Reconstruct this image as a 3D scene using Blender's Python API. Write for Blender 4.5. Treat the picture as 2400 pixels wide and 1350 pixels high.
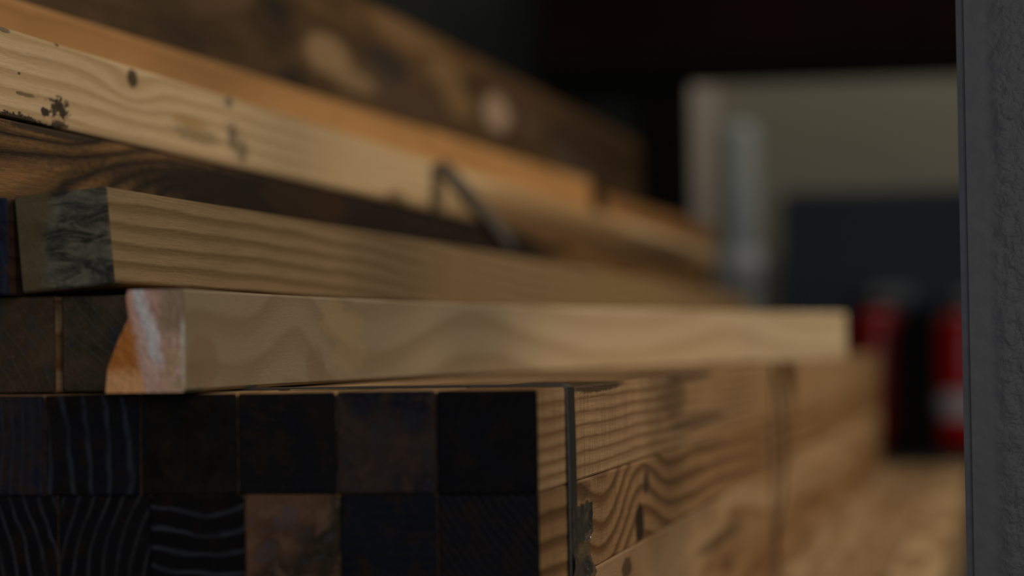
import bpy, bmesh, math, random
from mathutils import Vector, Matrix, noise

scene = bpy.context.scene
for o in list(bpy.data.objects):
    bpy.data.objects.remove(o, do_unlink=True)
COL = scene.collection

# ------------------------------------------------------------------ camera
CAMZ = 1.10                      # lens height above the floor
FPX = 6000.0                     # focal length in pixels of the 2400 px wide frame (90 mm)
PITCH = math.atan(137.5 / FPX)
ROLL = 0.0155
CAM = Vector((0, 0, CAMZ))
CYAW = math.radians(10.9)        # the timbers run along world Y; the lens looks this far left of them
FLAT = Vector((-math.sin(CYAW), math.cos(CYAW), 0))
_r0 = Vector((math.cos(CYAW), math.sin(CYAW), 0))
FWD = FLAT * math.cos(PITCH) + Vector((0, 0, math.sin(PITCH)))
_u0 = _r0.cross(FWD)
RGT = _r0 * math.cos(ROLL) - _u0 * math.sin(ROLL)
UPV = _u0 * math.cos(ROLL) + _r0 * math.sin(ROLL)

cam = bpy.data.cameras.new('camera')
cam.sensor_width = 36.0
cam.lens = 36.0 * FPX / 2400.0
cam.clip_start = 0.02
cam.clip_end = 60
cam.dof.use_dof = True
cam.dof.focus_distance = 1.26
cam.dof.aperture_fstop = 4.4
camo = bpy.data.objects.new('camera', cam)
COL.objects.link(camo)
m3 = Matrix((RGT, UPV, -FWD)).transposed()
camo.matrix_world = Matrix.Translation(CAM) @ m3.to_4x4()
scene.camera = camo

# ------------------------------------------------------------------ exposure, sky, lamps
vs = scene.view_settings
vs.view_transform = 'Standard'
vs.look = 'None'
vs.gamma = 1.0
vs.use_curve_mapping = False
vs.exposure = 0.0

world = bpy.data.worlds.new('dusk')
scene.world = world
world.use_nodes = True
bg = world.node_tree.nodes['Background']
bg.inputs['Color'].default_value = (0.55, 0.7, 1.0, 1)
bg.inputs['Strength'].default_value = 0.05

def area(name, loc, target, size, power, color):
    l = bpy.data.lights.new(name, 'AREA')
    l.shape = 'RECTANGLE'
    l.size, l.size_y = size
    l.energy = power
    l.color = color
    o = bpy.data.objects.new(name, l)
    COL.objects.link(o)
    o.location = loc
    o.rotation_euler = (Vector(target) - Vector(loc)).to_track_quat('-Z', 'Y').to_euler()
    return o

# unseen soft fill, added behind the photographer
area('camera_side_fill', (0.6, -2.6, CAMZ + 0.5), (-0.3, 1.5, CAMZ), (2.0, 2.2), 40, (0.95, 0.97, 1.0))
# warm aisle lamps under the roof
area('aisle_lamp', (1.25, 0.45, CAMZ + 1.7), (-0.4, 1.5, CAMZ), (0.3, 1.8), 13, (1.0, 0.82, 0.60))
area('aisle_lamp', (1.0, 3.0, CAMZ + 1.5), (-0.3, 2.4, CAMZ), (0.3, 1.4), 27, (1.0, 0.83, 0.61))
area('back_wall_fill', (0.1, 6.5, CAMZ + 2.1), (0.0, 7.5, CAMZ + 0.2), (1.2, 0.3), 8, (1.0, 0.95, 0.82))  # unseen light added to bring up the back wall

# ------------------------------------------------------------------ pixel helpers
def ray(px, py):
    return (RGT * ((px - 1200) / FPX) + UPV * (-(py - 675) / FPX) + FWD)

def at_depth(px, py, y):
    d = ray(px, py)
    return CAM + d * (y / d.dot(FLAT))

def at_y(px, py, y):
    d = ray(px, py)
    return CAM + d * (y / d.y)

def at_height(px, py, z):
    d = ray(px, py)
    return CAM + d * (z / d.z)          # z relative to the lens

# ------------------------------------------------------------------ node helpers
class NT:
    def __init__(self, name):
        self.mat = bpy.data.materials.new(name)
        self.mat.use_nodes = True
        self.t = self.mat.node_tree
        self.t.nodes.clear()
        self.out = self.t.nodes.new('ShaderNodeOutputMaterial')
    def n(self, kind, **kw):
        nd = self.t.nodes.new(kind)
        for k, v in kw.items():
            setattr(nd, k, v)
        return nd
    def put(self, sock, v):
        if isinstance(v, bpy.types.NodeSocket):
            self.t.links.new(v, sock)
        elif v is not None:
            if hasattr(sock.default_value, '__len__'):
                v = tuple(v)
                if len(v) == 3 and len(sock.default_value) == 4:
                    v = v + (1,)
            sock.default_value = v
    def m(self, op, a, b=None, c=None, clamp=False):
        nd = self.n('ShaderNodeMath', operation=op, use_clamp=clamp)
        for i, v in enumerate((a, b, c)):
            if v is not None:
                self.put(nd.inputs[i], v)
        return nd.outputs[0]
    def vm(self, op, a, b=None):
        nd = self.n('ShaderNodeVectorMath', operation=op)
        self.put(nd.inputs[0], a)
        if b is not None:
            self.put(nd.inputs[1], b)
        return nd.outputs['Value'] if op in ('LENGTH', 'DISTANCE', 'DOT_PRODUCT') else nd.outputs[0]
    def noise(self, vec, scale, detail=3, rough=0.55, dist=0.0):
        nd = self.n('ShaderNodeTexNoise')
        self.put(nd.inputs['Vector'], vec)
        nd.inputs['Scale'].default_value = scale
        nd.inputs['Detail'].default_value = detail
        nd.inputs['Roughness'].default_value = rough
        nd.inputs['Distortion'].default_value = dist
        return nd.outputs[0]
    def mix(self, f, a, b, mode='MIX'):
        nd = self.n('ShaderNodeMix', data_type='RGBA', blend_type=mode)
        self.put(nd.inputs[0], f)
        self.put(nd.inputs[6], a)
        self.put(nd.inputs[7], b)
        return nd.outputs[2]
    def step(self, v, lo, hi):
        nd = self.n('ShaderNodeMapRange', interpolation_type='SMOOTHSTEP')
        self.put(nd.inputs[0], v)
        self.put(nd.inputs[1], lo)
        self.put(nd.inputs[2], hi)
        return nd.outputs[0]
    def ramp(self, v, stops):
        nd = self.n('ShaderNodeValToRGB')
        cr = nd.color_ramp
        while len(cr.elements) < len(stops):
            cr.elements.new(0.5)
        for e, (p, c) in zip(cr.elements, stops):
            e.position = p
            e.color = tuple(c) + (1,)
        self.put(nd.inputs[0], v)
        return nd.outputs[0]
    def bump(self, h, strength, dist, normal=None):
        nd = self.n('ShaderNodeBump')
        nd.inputs['Strength'].default_value = strength
        nd.inputs['Distance'].default_value = dist
        self.put(nd.inputs['Height'], h)
        if normal is not None:
            self.put(nd.inputs['Normal'], normal)
        return nd.outputs[0]
    def bsdf(self, color, rough=0.6, metal=0.0, normal=None, spec=0.35, **kw):
        nd = self.n('ShaderNodeBsdfPrincipled')
        self.put(nd.inputs['Base Color'], color)
        self.put(nd.inputs['Roughness'], rough)
        self.put(nd.inputs['Metallic'], metal)
        self.put(nd.inputs['Specular IOR Level'], spec)
        for k, v in kw.items():
            self.put(nd.inputs[k], v)
        if normal is not None:
            self.put(nd.inputs['Normal'], normal)
        self.t.links.new(nd.outputs[0], self.out.inputs[0])
        return self.mat
    def obj_xyz(self, off=(0, 0, 0)):
        tc = self.n('ShaderNodeTexCoord').outputs['Object']
        if any(off):
            tc2 = self.vm('ADD', tc, off)
        else:
            tc2 = tc
        s = self.n('ShaderNodeSeparateXYZ')
        self.put(s.inputs[0], tc)
        return tc, tc2, s.outputs[0], s.outputs[1], s.outputs[2]
    def xyz(self, x, y, z):
        c = self.n('ShaderNodeCombineXYZ')
        for i, v in enumerate((x, y, z)):
            self.put(c.inputs[i], v)
        return c.outputs[0]

def wood(name, seed, light, dark, ring=0.006, pith=(-0.06, -0.03), warp=0.012, wfreq=2.0,
         knots=(), spots=(), sharp=0.75, mid_v=0.55, blotch=0.35, fibre=0.3, saw=0.0, rough=0.7, bump=0.35, soft=False, painted_shade=None):
    """Solid sawn timber: growth rings around a pith line along local Y, knots bend the rings."""
    t = NT(name)
    rnd = random.Random(seed)
    off = (rnd.uniform(-9, 9), rnd.uniform(-9, 9), rnd.uniform(-9, 9))
    tc, tco, x, y, z = t.obj_xyz(off)
    low = t.noise(t.vm('MULTIPLY', tco, (9, wfreq, 9)), 1.0, 2, 0.45)
    mid = t.noise(t.vm('MULTIPLY', tco, (40, 9, 40)), 1.0, 2, 0.5)
    dx = t.m('SUBTRACT', x, pith[0])
    dz = t.m('SUBTRACT', z, pith[1])
    r = t.m('SQRT', t.m('ADD', t.m('MULTIPLY', dx, dx), t.m('MULTIPLY', dz, dz)))
    r = t.m('MULTIPLY_ADD', t.m('SUBTRACT', low, 0.5), warp * 2, r)
    r = t.m('MULTIPLY_ADD', t.m('SUBTRACT', mid, 0.5), ring * 0.5, r)
    for (ky, kz, ry, rz, amp) in knots:
        d = t.vm('LENGTH', t.xyz(0.0, t.m('DIVIDE', t.m('SUBTRACT', y, ky), ry),
                                 t.m('DIVIDE', t.m('SUBTRACT', z, kz), rz)))
        g = t.m('POWER', 2.718, t.m('MULTIPLY', t.m('MULTIPLY', d, d), -1.0))
        r = t.m('MULTIPLY_ADD', g, amp, r)
    ph = t.m('FRACT', t.m('DIVIDE', r, ring))
    band = t.n('ShaderNodeValToRGB')
    cr = band.color_ramp
    cr.interpolation = 'EASE'
    cr.elements[0].position = 0.0
    cr.elements[0].color = (0.15, 0.15, 0.15, 1)
    cr.elements[1].position = sharp
    cr.elements[1].color = (mid_v, mid_v, mid_v, 1)
    e = cr.elements.new(min(0.93, sharp + 0.15)); e.color = (1, 1, 1, 1)
    e = cr.elements.new(1.0); e.color = (0.15, 0.15, 0.15, 1)
    e = cr.elements.new(0.2); e.color = (0.0, 0.0, 0.0, 1)
    if soft:
        for el, (p_, v_) in zip(cr.elements, ((0.0, 0.0), (0.3, 0.12), (0.62, 0.8), (0.78, 1.0), (1.0, 0.0))):
            el.position = p_
            el.color = (v_, v_, v_, 1)
    t.put(band.inputs[0], ph)
    fib = t.noise(t.vm('MULTIPLY', tco, (700, 22, 700)), 1.0, 3, 0.6)
    big = t.noise(t.vm('MULTIPLY', tco, (14, 5, 14)), 1.0, 3, 0.6)
    col = t.mix(band.outputs[0], light, dark)
    col = t.mix(t.m('MULTIPLY', t.step(fib, 0.4, 0.75), fibre), col, dark)
    col = t.mix(t.m('MULTIPLY', t.step(big, 0.42, 0.72), blotch), col, [c * 0.45 for c in dark])
    fib2 = t.noise(t.vm('MULTIPLY', tco, (1600, 110, 1600)), 1.0, 2, 0.6)
    col = t.mix(t.m('MULTIPLY', t.step(fib2, 0.5, 0.75), fibre * 0.8), col, [c * 0.55 for c in dark])
    col = t.mix(t.m('MULTIPLY', t.step(fib2, 0.5, 0.25), fibre * 0.45), col, [min(0.9, c * 1.25) for c in light])
    h = t.m('MULTIPLY_ADD', band.outputs[0], -0.5, t.m('ADD', fib, t.m('MULTIPLY', fib2, 0.5)))
    if saw > 0:
        wv = t.noise(t.vm('MULTIPLY', tco, (5, 420, 25)), 1.0, 2, 0.6)
        col = t.mix(t.m('MULTIPLY', t.step(wv, 0.45, 0.7), saw), col, [c * 0.6 for c in dark])
        h = t.m('MULTIPLY_ADD', wv, 0.8, h)
    if painted_shade:                      # shade painted into the colour over part of its length
        y0_, y1_, fac = painted_shade
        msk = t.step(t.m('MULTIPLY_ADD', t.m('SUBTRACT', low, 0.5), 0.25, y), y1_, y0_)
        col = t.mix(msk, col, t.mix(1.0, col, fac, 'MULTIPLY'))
    for (sy, sz, ry, rz, c, k, nz) in spots:
        d = t.vm('LENGTH', t.xyz(0.0, t.m('DIVIDE', t.m('SUBTRACT', y, sy), ry),
                                 t.m('DIVIDE', t.m('SUBTRACT', z, sz), rz)))
        # three sizes of noise break the outline of the mark
        nn = t.noise(t.vm('MULTIPLY', tco, (330, 150, 330)), 1.0, 4, 0.7)
        v = t.m('MULTIPLY_ADD', t.m('SUBTRACT', nn, 0.5), nz, t.m('SUBTRACT', 1.0, d))
        col = t.mix(t.m('MULTIPLY', t.step(v, 0.0, 0.35), k), col, c)
    return t.bsdf(col, rough, normal=t.bump(h, bump, 0.0006), spec=0.12)

def end_grain(name, seed, base, line, ring=0.006, pith=(-0.06, -0.03), tint=None, tint_amt=0.5, rings=1.0, rough=0.8,
              mott=0.5):
    """Sawn end: growth rings as thin lines, stains."""
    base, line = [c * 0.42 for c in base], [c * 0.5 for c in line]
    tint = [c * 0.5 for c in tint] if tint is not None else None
    t = NT(name)
    rnd = random.Random(seed)
    off = (rnd.uniform(-9, 9), rnd.uniform(-9, 9), rnd.uniform(-9, 9))
    tc, tco, x, y, z = t.obj_xyz(off)
    low = t.noise(tco, 22, 2, 0.5)
    fine = t.noise(tco, 240, 4, 0.7)
    med = t.noise(tco, 55, 4, 0.65, 0.6)
    dx = t.m('SUBTRACT', x, pith[0])
    dz = t.m('SUBTRACT', z, pith[1])
    r = t.m('SQRT', t.m('ADD', t.m('MULTIPLY', dx, dx), t.m('MULTIPLY', dz, dz)))
    r = t.m('MULTIPLY_ADD', low, ring * 1.6, r)
    r = t.m('MULTIPLY_ADD', med, ring * 0.35, r)
    ph = t.m('FRACT', t.m('DIVIDE', r, ring))
    ln = t.m('MULTIPLY', t.step(ph, 0.62, 0.82), t.step(ph, 1.0, 0.86))
    ln = t.m('MULTIPLY', ln, t.m('MULTIPLY_ADD', t.step(med, 0.3, 0.7), 0.7, 0.3))
    col = t.mix(t.m('MULTIPLY', t.step(med, 0.35, 0.7), mott), base, [c * 0.35 for c in base])
    if tint is not None:
        col = t.mix(t.m('MULTIPLY', t.step(low, 0.48, 0.62), tint_amt), col, tint)
    lum = sum(base) / 3
    wc = t.noise(tco, 95, 3, 0.6, 0.5)
    col = t.mix(t.m('MULTIPLY', t.step(wc, 0.50, 0.68), 0.65), col, (lum * 1.9, lum * 1.15, lum * 0.75))
    col = t.mix(t.m('MULTIPLY', t.step(wc, 0.48, 0.32), 0.55), col, (lum * 0.7, lum * 0.85, lum * 1.25))
    col = t.mix(t.m('MULTIPLY', ln, rings), col, line)
    col = t.mix(t.m('MULTIPLY', t.step(fine, 0.5, 0.8), 0.35), col, [c * 0.4 for c in base])
    spk = t.noise(tco, 520, 2, 0.6)
    col = t.mix(t.m('MULTIPLY', t.step(spk, 0.58, 0.8), 0.4), col, [min(1, c * 2.2 + 0.005) for c in base])
    h = t.m('ADD', t.m('MULTIPLY', fine, 0.8), t.m('MULTIPLY', ln, 0.6))
    return t.bsdf(col, rough, normal=t.bump(h, 0.5, 0.0008), spec=0.06)

def plain(name, color, rough=0.6, metal=0.0, var=0.25, scale=12, bump=0.15, bdist=0.001, spec=0.35):
    t = NT(name)
    tc, tco, x, y, z = t.obj_xyz((3.1, 1.7, 2.3))
    nz = t.noise(tco, scale, 5, 0.6)
    col = t.mix(t.m('MULTIPLY', t.step(nz, 0.35, 0.7), var), color, [c * 0.45 for c in color])
    fine = t.noise(tco, scale * 18, 3, 0.6)
    return t.bsdf(col, rough, metal, normal=t.bump(fine, bump, bdist), spec=spec)

# ------------------------------------------------------------------ mesh helpers
def link(name, me, mats, parent=None):
    o = bpy.data.objects.new(name, me)
    for mt in mats:
        if mt.name not in [s.name for s in me.materials if s]:
            me.materials.append(mt)
    COL.objects.link(o)
    if parent:
        o.parent = parent
    return o

def tag(o, label, cat, group=None):
    o['label'] = label
    o['category'] = cat
    if group:
        o['group'] = group
    return o

def box_bm(bm, x0, x1, y0, y1, z0, z1):
    vs_ = [bm.verts.new((x, y, z)) for x in (x0, x1) for y in (y0, y1) for z in (z0, z1)]
    for f in ((0, 1, 3, 2), (4, 6, 7, 5), (0, 4, 5, 1), (2, 3, 7, 6), (0, 2, 6, 4), (1, 5, 7, 3)):
        bm.faces.new([vs_[i] for i in f])

def done(bm, name, smooth=False):
    bmesh.ops.recalc_face_normals(bm, faces=bm.faces[:])
    me = bpy.data.meshes.new(name)
    bm.to_mesh(me)
    bm.free()
    if smooth:
        for p in me.polygons:
            p.use_smooth = True
    return me

def box(name, x0, x1, y0, y1, z0, z1, mat, parent=None, bevel=0.0):
    bm = bmesh.new()
    cx, cy = (x0 + x1) / 2, (y0 + y1) / 2
    box_bm(bm, x0 - cx, x1 - cx, y0 - cy, y1 - cy, 0, z1 - z0)
    if bevel:
        bmesh.ops.bevel(bm, geom=bm.edges[:], offset=bevel, segments=2, affect='EDGES')
    o = link(name, done(bm, name), [mat], parent)
    o.location = (cx, cy, z0)
    return o

def struct(o):
    o['kind'] = 'structure'
    return o

def lathe(name, prof, mat, parent=None, loc=(0, 0, 0), seg=40, smooth=True):
    bm = bmesh.new()
    rings = []
    for r, z in prof:
        rings.append([bm.verts.new((r * math.cos(2 * math.pi * i / seg), r * math.sin(2 * math.pi * i / seg), z))
                      for i in range(seg)])
    for a, b in zip(rings, rings[1:]):
        for i in range(seg):
            bm.faces.new((a[i], a[(i + 1) % seg], b[(i + 1) % seg], b[i]))
    bm.faces.new(rings[0][::-1])
    bm.faces.new(rings[-1])
    o = link(name, done(bm, name, smooth), [mat], parent)
    o.location = loc
    return o

def tube(name, pts, r, mat, parent=None, seg=10):
    bm = bmesh.new()
    rings = []
    P = [Vector(p) for p in pts]
    for i, p in enumerate(P):
        d = (P[min(i + 1, len(P) - 1)] - P[max(i - 1, 0)]).normalized()
        a = d.orthogonal().normalized() if i == 0 else (rings_a - d * rings_a.dot(d)).normalized()
        rings_a = a
        b = d.cross(a)
        rings.append([bm.verts.new(p + (a * math.cos(2 * math.pi * k / seg) + b * math.sin(2 * math.pi * k / seg)) * r)
                      for k in range(seg)])
    for a, b in zip(rings, rings[1:]):
        for i in range(seg):
            bm.faces.new((a[i], a[(i + 1) % seg], b[(i + 1) % seg], b[i]))
    bm.faces.new(rings[0][::-1])
    bm.faces.new(rings[-1])
    return link(name, done(bm, name, True), [mat], parent)

def ribbon(name, pts, wdir, width, thick, ndirs, mat, parent=None):
    """Flat strap along pts; wdir across its width; ndirs the outward normal at each point."""
    bm = bmesh.new()
    rows = []
    w = Vector(wdir).normalized() * width / 2
    for p, n in zip(pts, ndirs):
        p, n = Vector(p), Vector(n).normalized()
        rows.append([bm.verts.new(p - w), bm.verts.new(p + w), bm.verts.new(p + w + n * thick), bm.verts.new(p - w + n * thick)])
    for a, b in zip(rows, rows[1:]):
        for i in range(4):
            bm.faces.new((a[i], a[(i + 1) % 4], b[(i + 1) % 4], b[i]))
    bm.faces.new(rows[0][::-1])
    bm.faces.new(rows[-1])
    return link(name, done(bm, name), [mat], parent)

S = 0.045           # timber section
_tm = {}
def timber_mesh(L, w=S, h=S, seed=0, bow=None, bevel=0.0012):
    """Sawn square timber. Local frame: right face at x=0, near end at y=0, underside at z=0."""
    key = (round(L, 3), w, h, seed, bow is None)
    if bow is None and key in _tm:
        return _tm[key].copy()
    rnd = random.Random(seed)
    bm = bmesh.new()
    n = 14
    rows = []
    # cross-section with eased corners
    b = bevel
    sec = [(-w + b, 0), (-b, 0), (-b * 0.3, b * 0.3), (0, b), (0, h - b), (-b * 0.3, h - b * 0.3), (-b, h),
           (-w + b, h), (-w + b * 0.3, h - b * 0.3), (-w, h - b), (-w, b), (-w + b * 0.3, b * 0.3)]
    ys = [0, 0.0012] + [L * k / n for k in range(1, n)] + [L - 0.0012, L]
    for i, y in enumerate(ys):
        ins = 0.0008 if i in (0, len(ys) - 1) else 0.0
        ox = bow(y) if bow else 0.0
        rw = []
        for (x, z) in sec:
            jx = (noise.noise(Vector((seed * 3.1, y * 2.5, z * 20))) * 0.0006)
            jz = (noise.noise(Vector((seed * 5.7 + 9, y * 2.5, x * 20))) * 0.0005)
            cx, cz = -w / 2, h / 2
            kx = (x - cx) * (1 - ins / (w / 2)) + cx
            kz = (z - cz) * (1 - ins / (h / 2)) + cz
            rw.append(bm.verts.new((kx + ox + jx, y, kz + jz)))
        rows.append(rw)
    for a, c in zip(rows, rows[1:]):
        for i in range(len(sec)):
            f = bm.faces.new((a[i], a[(i + 1) % len(sec)], c[(i + 1) % len(sec)], c[i]))
            if a is rows[0] or c is rows[-1]:
                f.material_index = 1
    f0 = bm.faces.new(rows[0][::-1]); f0.material_index = 1
    f1 = bm.faces.new(rows[-1]); f1.material_index = 1
    me = done(bm, 'timber')
    if bow is None:
        _tm[key] = me.copy()
    return me

def timber(P, yaw, L, side, end, label, group=None, roll=0.0, pitch=0.0, seed=0, bow=None, w=S, h=S, name='timber', bevel=0.0012):
    """P: near lower right corner (world). yaw in degrees to the right of straight ahead."""
    if end is hid_end:
        end = hid_ends[(seed * 7 + 3) % 4]
    o = link(name, timber_mesh(L, w, h, seed, bow, bevel), [side, end])
    o.location = P
    o.rotation_euler = (math.radians(pitch), math.radians(roll), -math.radians(yaw))
    return tag(o, label, 'timber', group)

def face_yz(P, yaw, px, py):
    """Local (along, up) of the point of a timber's right face that shows at a photo pixel."""
    n = Vector((math.cos(math.radians(yaw)), -math.sin(math.radians(yaw)), 0))
    d = ray(px, py)
    k = (Vector(P) - CAM).dot(n) / d.dot(n)
    q = CAM + d * k - Vector(P)
    a = Vector((math.sin(math.radians(yaw)), math.cos(math.radians(yaw)), 0))
    return q.dot(a), q.z

# ------------------------------------------------------------------ the hall
M_floor = plain('concrete_floor', (0.16, 0.15, 0.14), 0.8, var=0.5, scale=3, bump=0.3)
M_wall = plain('beige_plaster', (0.40, 0.37, 0.29), 0.9, var=0.12, scale=2)
M_ceil = plain('dark_roof_sheet', (0.05, 0.05, 0.05), 0.8)
M_trim = plain('pale_pink_trim', (0.88, 0.76, 0.66), 0.7, var=0.1)
M_black = plain('black_paint', (0.006, 0.006, 0.0055), 0.9, var=0.4, spec=0.08)
M_beam = plain('dark_brown_beam_paint', (0.016, 0.008, 0.006), 0.9, var=0.5, scale=6, spec=0.05)
M_panel = plain('dark_green_sheet', (0.05, 0.055, 0.045), 0.7, var=0.4, scale=4)

def slab(name, *a, mat):
    return struct(box(name, *a, mat))
slab('floor', -4, 5, -3, 7.6, -0.1, 0, mat=M_floor)
slab('wall_back', -4, 5, 7.5, 7.65, 0, 3.7, mat=M_wall)
slab('wall_left', -4.1, -4, -3, 7.6, 0, 3.7, mat=M_panel)
slab('wall_right', 5, 5.1, -3, 7.6, 0, 3.7, mat=M_wall)
slab('ceiling', -4.1, 5.1, -3, 7.65, 3.7, 3.8, mat=M_ceil)
tx0, tx1 = at_y(1608, 300, 7.45).x, at_y(1672, 300, 7.45).x
slab('trim_1', tx0, tx1, 7.44, 7.5, 0, 3.7, mat=M_trim)

# ------------------------------------------------------------------ main strapped bundle
YAW = 0.0
A_ = Vector((math.sin(math.radians(YAW)), math.cos(math.radians(YAW)), 0))      # along the timbers
R_ = Vector((math.cos(math.radians(YAW)), -math.sin(math.radians(YAW)), 0))     # to the right of them
ZT = -0.0189                                                                   # bundle top, relative to the lens
CORNER = at_depth(1258, 914, 1.111)
CORNER.z = CAMZ + ZT
PITCHW = 0.0452
LB = 3.05

def spot_on(P, yaw, lst):
    out = []
    for (px, py, rx, ry, c, k, nz) in lst:
        y0, z0 = face_yz(P, yaw, px, py)
        y1, _ = face_yz(P, yaw, px + rx, py)
        _, z1 = face_yz(P, yaw, px, py - ry)
        out.append((y0, z0, abs(y1 - y0), abs(z1 - z0), c, k, nz))
    return out
def knot_on(P, yaw, lst):
    return [s[:4] + (a,) for s, a in zip(spot_on(P, yaw, [(px, py, rx, ry, 0, 0, 0) for (px, py, rx, ry, a) in lst]), [l[4] for l in lst])]

PINE, PINE_D = (0.46, 0.31, 0.17), (0.20, 0.105, 0.04)
BLK = (0.012, 0.012, 0.012)

# generic faces and ends for the timbers of which only the ends show
gen_side = [wood('pine_side', 100 + i, [c * (0.85 + 0.1 * i) for c in PINE], PINE_D, ring=0.005 + 0.0012 * i,
                 pith=(-0.07 + 0.02 * i, -0.04 + 0.03 * i), blotch=0.5) for i in range(4)]
E = []
def endm(seed, base, line, **k):
    return end_grain('end_grain', seed, base, line, **k)
blue_line = (0.075, 0.085, 0.105)
ends_row1 = [  # from the strapped corner leftwards
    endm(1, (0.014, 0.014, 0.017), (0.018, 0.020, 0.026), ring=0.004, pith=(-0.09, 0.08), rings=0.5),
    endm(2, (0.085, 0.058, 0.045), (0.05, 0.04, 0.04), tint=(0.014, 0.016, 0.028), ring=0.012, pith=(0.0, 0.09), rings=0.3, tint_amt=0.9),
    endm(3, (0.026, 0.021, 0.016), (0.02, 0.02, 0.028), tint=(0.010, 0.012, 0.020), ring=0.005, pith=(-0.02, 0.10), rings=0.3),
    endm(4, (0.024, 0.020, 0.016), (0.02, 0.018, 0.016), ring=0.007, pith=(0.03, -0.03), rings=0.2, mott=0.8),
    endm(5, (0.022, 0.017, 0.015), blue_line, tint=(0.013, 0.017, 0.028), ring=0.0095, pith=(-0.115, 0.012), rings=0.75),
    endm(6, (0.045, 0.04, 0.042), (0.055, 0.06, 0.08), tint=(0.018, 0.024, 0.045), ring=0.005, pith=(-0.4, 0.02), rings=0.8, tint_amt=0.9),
]
ends_row2 = [
    endm(11, (0.020, 0.018, 0.022), (0.045, 0.045, 0.055), ring=0.0035, pith=(0.25, 0.22), rings=0.6),
    endm(12, (0.018, 0.021, 0.032), (0.05, 0.042, 0.028), tint=(0.012, 0.015, 0.026), ring=0.0045, pith=(-0.02, -0.3), rings=0.25),
    endm(13, (0.26, 0.13, 0.07), (0.10, 0.07, 0.04), tint=(0.035, 0.030, 0.020), ring=0.02, pith=(-0.06, 0.07), rings=0.3, tint_amt=0.95),
    endm(14, (0.014, 0.012, 0.012), blue_line, ring=0.0085, pith=(-0.022, 0.12), rings=0.8),
    endm(15, (0.015, 0.014, 0.017), (0.08, 0.08, 0.09), ring=0.0065, pith=(0.06, 0.005), rings=0.75),
    endm(16, (0.016, 0.015, 0.018), (0.085, 0.088, 0.105), ring=0.0065, pith=(-0.14, -0.01), rings=0.75),
]
ordinal = ['corner', 'second', 'third', 'fourth', 'fifth', 'sixth', 'seventh', 'eighth', 'ninth', 'tenth', 'eleventh', 'twelfth']
rowname = ['top', 'second', 'third', 'bottom']
end_text = {
    (0, 0): 'nearly black end', (0, 1): 'brown and violet stained end', (0, 2): 'dark bluish end', (0, 3): 'plain black-brown end',
    (0, 4): 'upright arched rings on its dark end', (0, 5): 'blue-grey streaked end',
    (1, 0): 'diagonal streaks on its dark end', (1, 1): 'dark navy end', (1, 2): 'rust-orange patch on its end',
    (1, 3): 'sagging arched rings on its end', (1, 4): 'close upright rings on its dark end', (1, 5): 'bowed upright rings on its dark end'}
rnd = random.Random(5)
side_custom = {}
def corner_P(r):
    return CORNER - Vector((0, 0, S * (r + 1)))
# right-hand faces that catch the light
P1, P2, P3 = corner_P(0), corner_P(1), corner_P(2)
side_custom[0] = wood('pine_side_rough_sawn', 21, (0.52, 0.345, 0.19), (0.25, 0.14, 0.06), ring=0.0068, pith=(0, -1.0), warp=0.006, wfreq=0.5,
    saw=0.55, blotch=0.25, sharp=0.6, spots=spot_on(P1, YAW, [
        (1400, 905, 70, 16, (0.03, 0.018, 0.01), 0.85, 0.9), (1620, 880, 60, 14, (0.06, 0.035, 0.02), 0.7, 0.8),
        (1580, 930, 35, 60, (0.16, 0.09, 0.045), 0.6, 0.8), (1640, 985, 70, 20, (0.10, 0.06, 0.03), 0.7, 0.8)]))
side_custom[1] = wood('pine_side_knotty', 22, (0.44, 0.27, 0.13), (0.15, 0.075, 0.028), ring=0.0125, pith=(0, -1.0), warp=0.008, wfreq=1.5,
    saw=0.4, soft=True, blotch=0.3, sharp=0.6,
    knots=knot_on(P2, YAW, [(1415, 1140, 50, 500, 0.016), (1505, 1220, 45, 500, -0.020), (1660, 1120, 80, 400, -0.006)]),
    spots=spot_on(P2, YAW, [(1500, 1225, 12, 55, (0.012, 0.009, 0.007), 0.95, 0.9), (1515, 1130, 9, 35, (0.04, 0.022, 0.012), 0.8, 0.8),
                            (1365, 1150, 22, 30, (0.06, 0.03, 0.015), 0.6, 0.9)]))
side_custom[2] = wood('pine_side_pale', 23, (0.52, 0.36, 0.21), (0.27, 0.155, 0.07), ring=0.009, pith=(-0.25, -0.02), warp=0.012,
    blotch=0.3, spots=spot_on(P3, YAW, [(1470, 1330, 14, 30, (0.05, 0.03, 0.015), 0.8, 0.9), (1690, 1260, 60, 18, (0.10, 0.055, 0.025), 0.7, 0.8)]))
side_custom[3] = wood('pine_side_brown', 24, (0.40, 0.24, 0.12), (0.16, 0.08, 0.03), ring=0.007, pith=(-0.2, 0.05), blotch=0.5)
hid_ends = [endm(40 + q, ((0.05, 0.042, 0.034), (0.10, 0.07, 0.045), (0.03, 0.028, 0.032), (0.075, 0.06, 0.04))[q], (0.09, 0.08, 0.065),
                 ring=0.005 + 0.001 * q, pith=((-0.06, -0.03), (0.03, 0.06), (-0.02, -0.05), (-0.1, 0.03))[q], rings=0.7) for q in range(4)]
hid_end = hid_ends[0]
bundle_colx = {}
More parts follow.
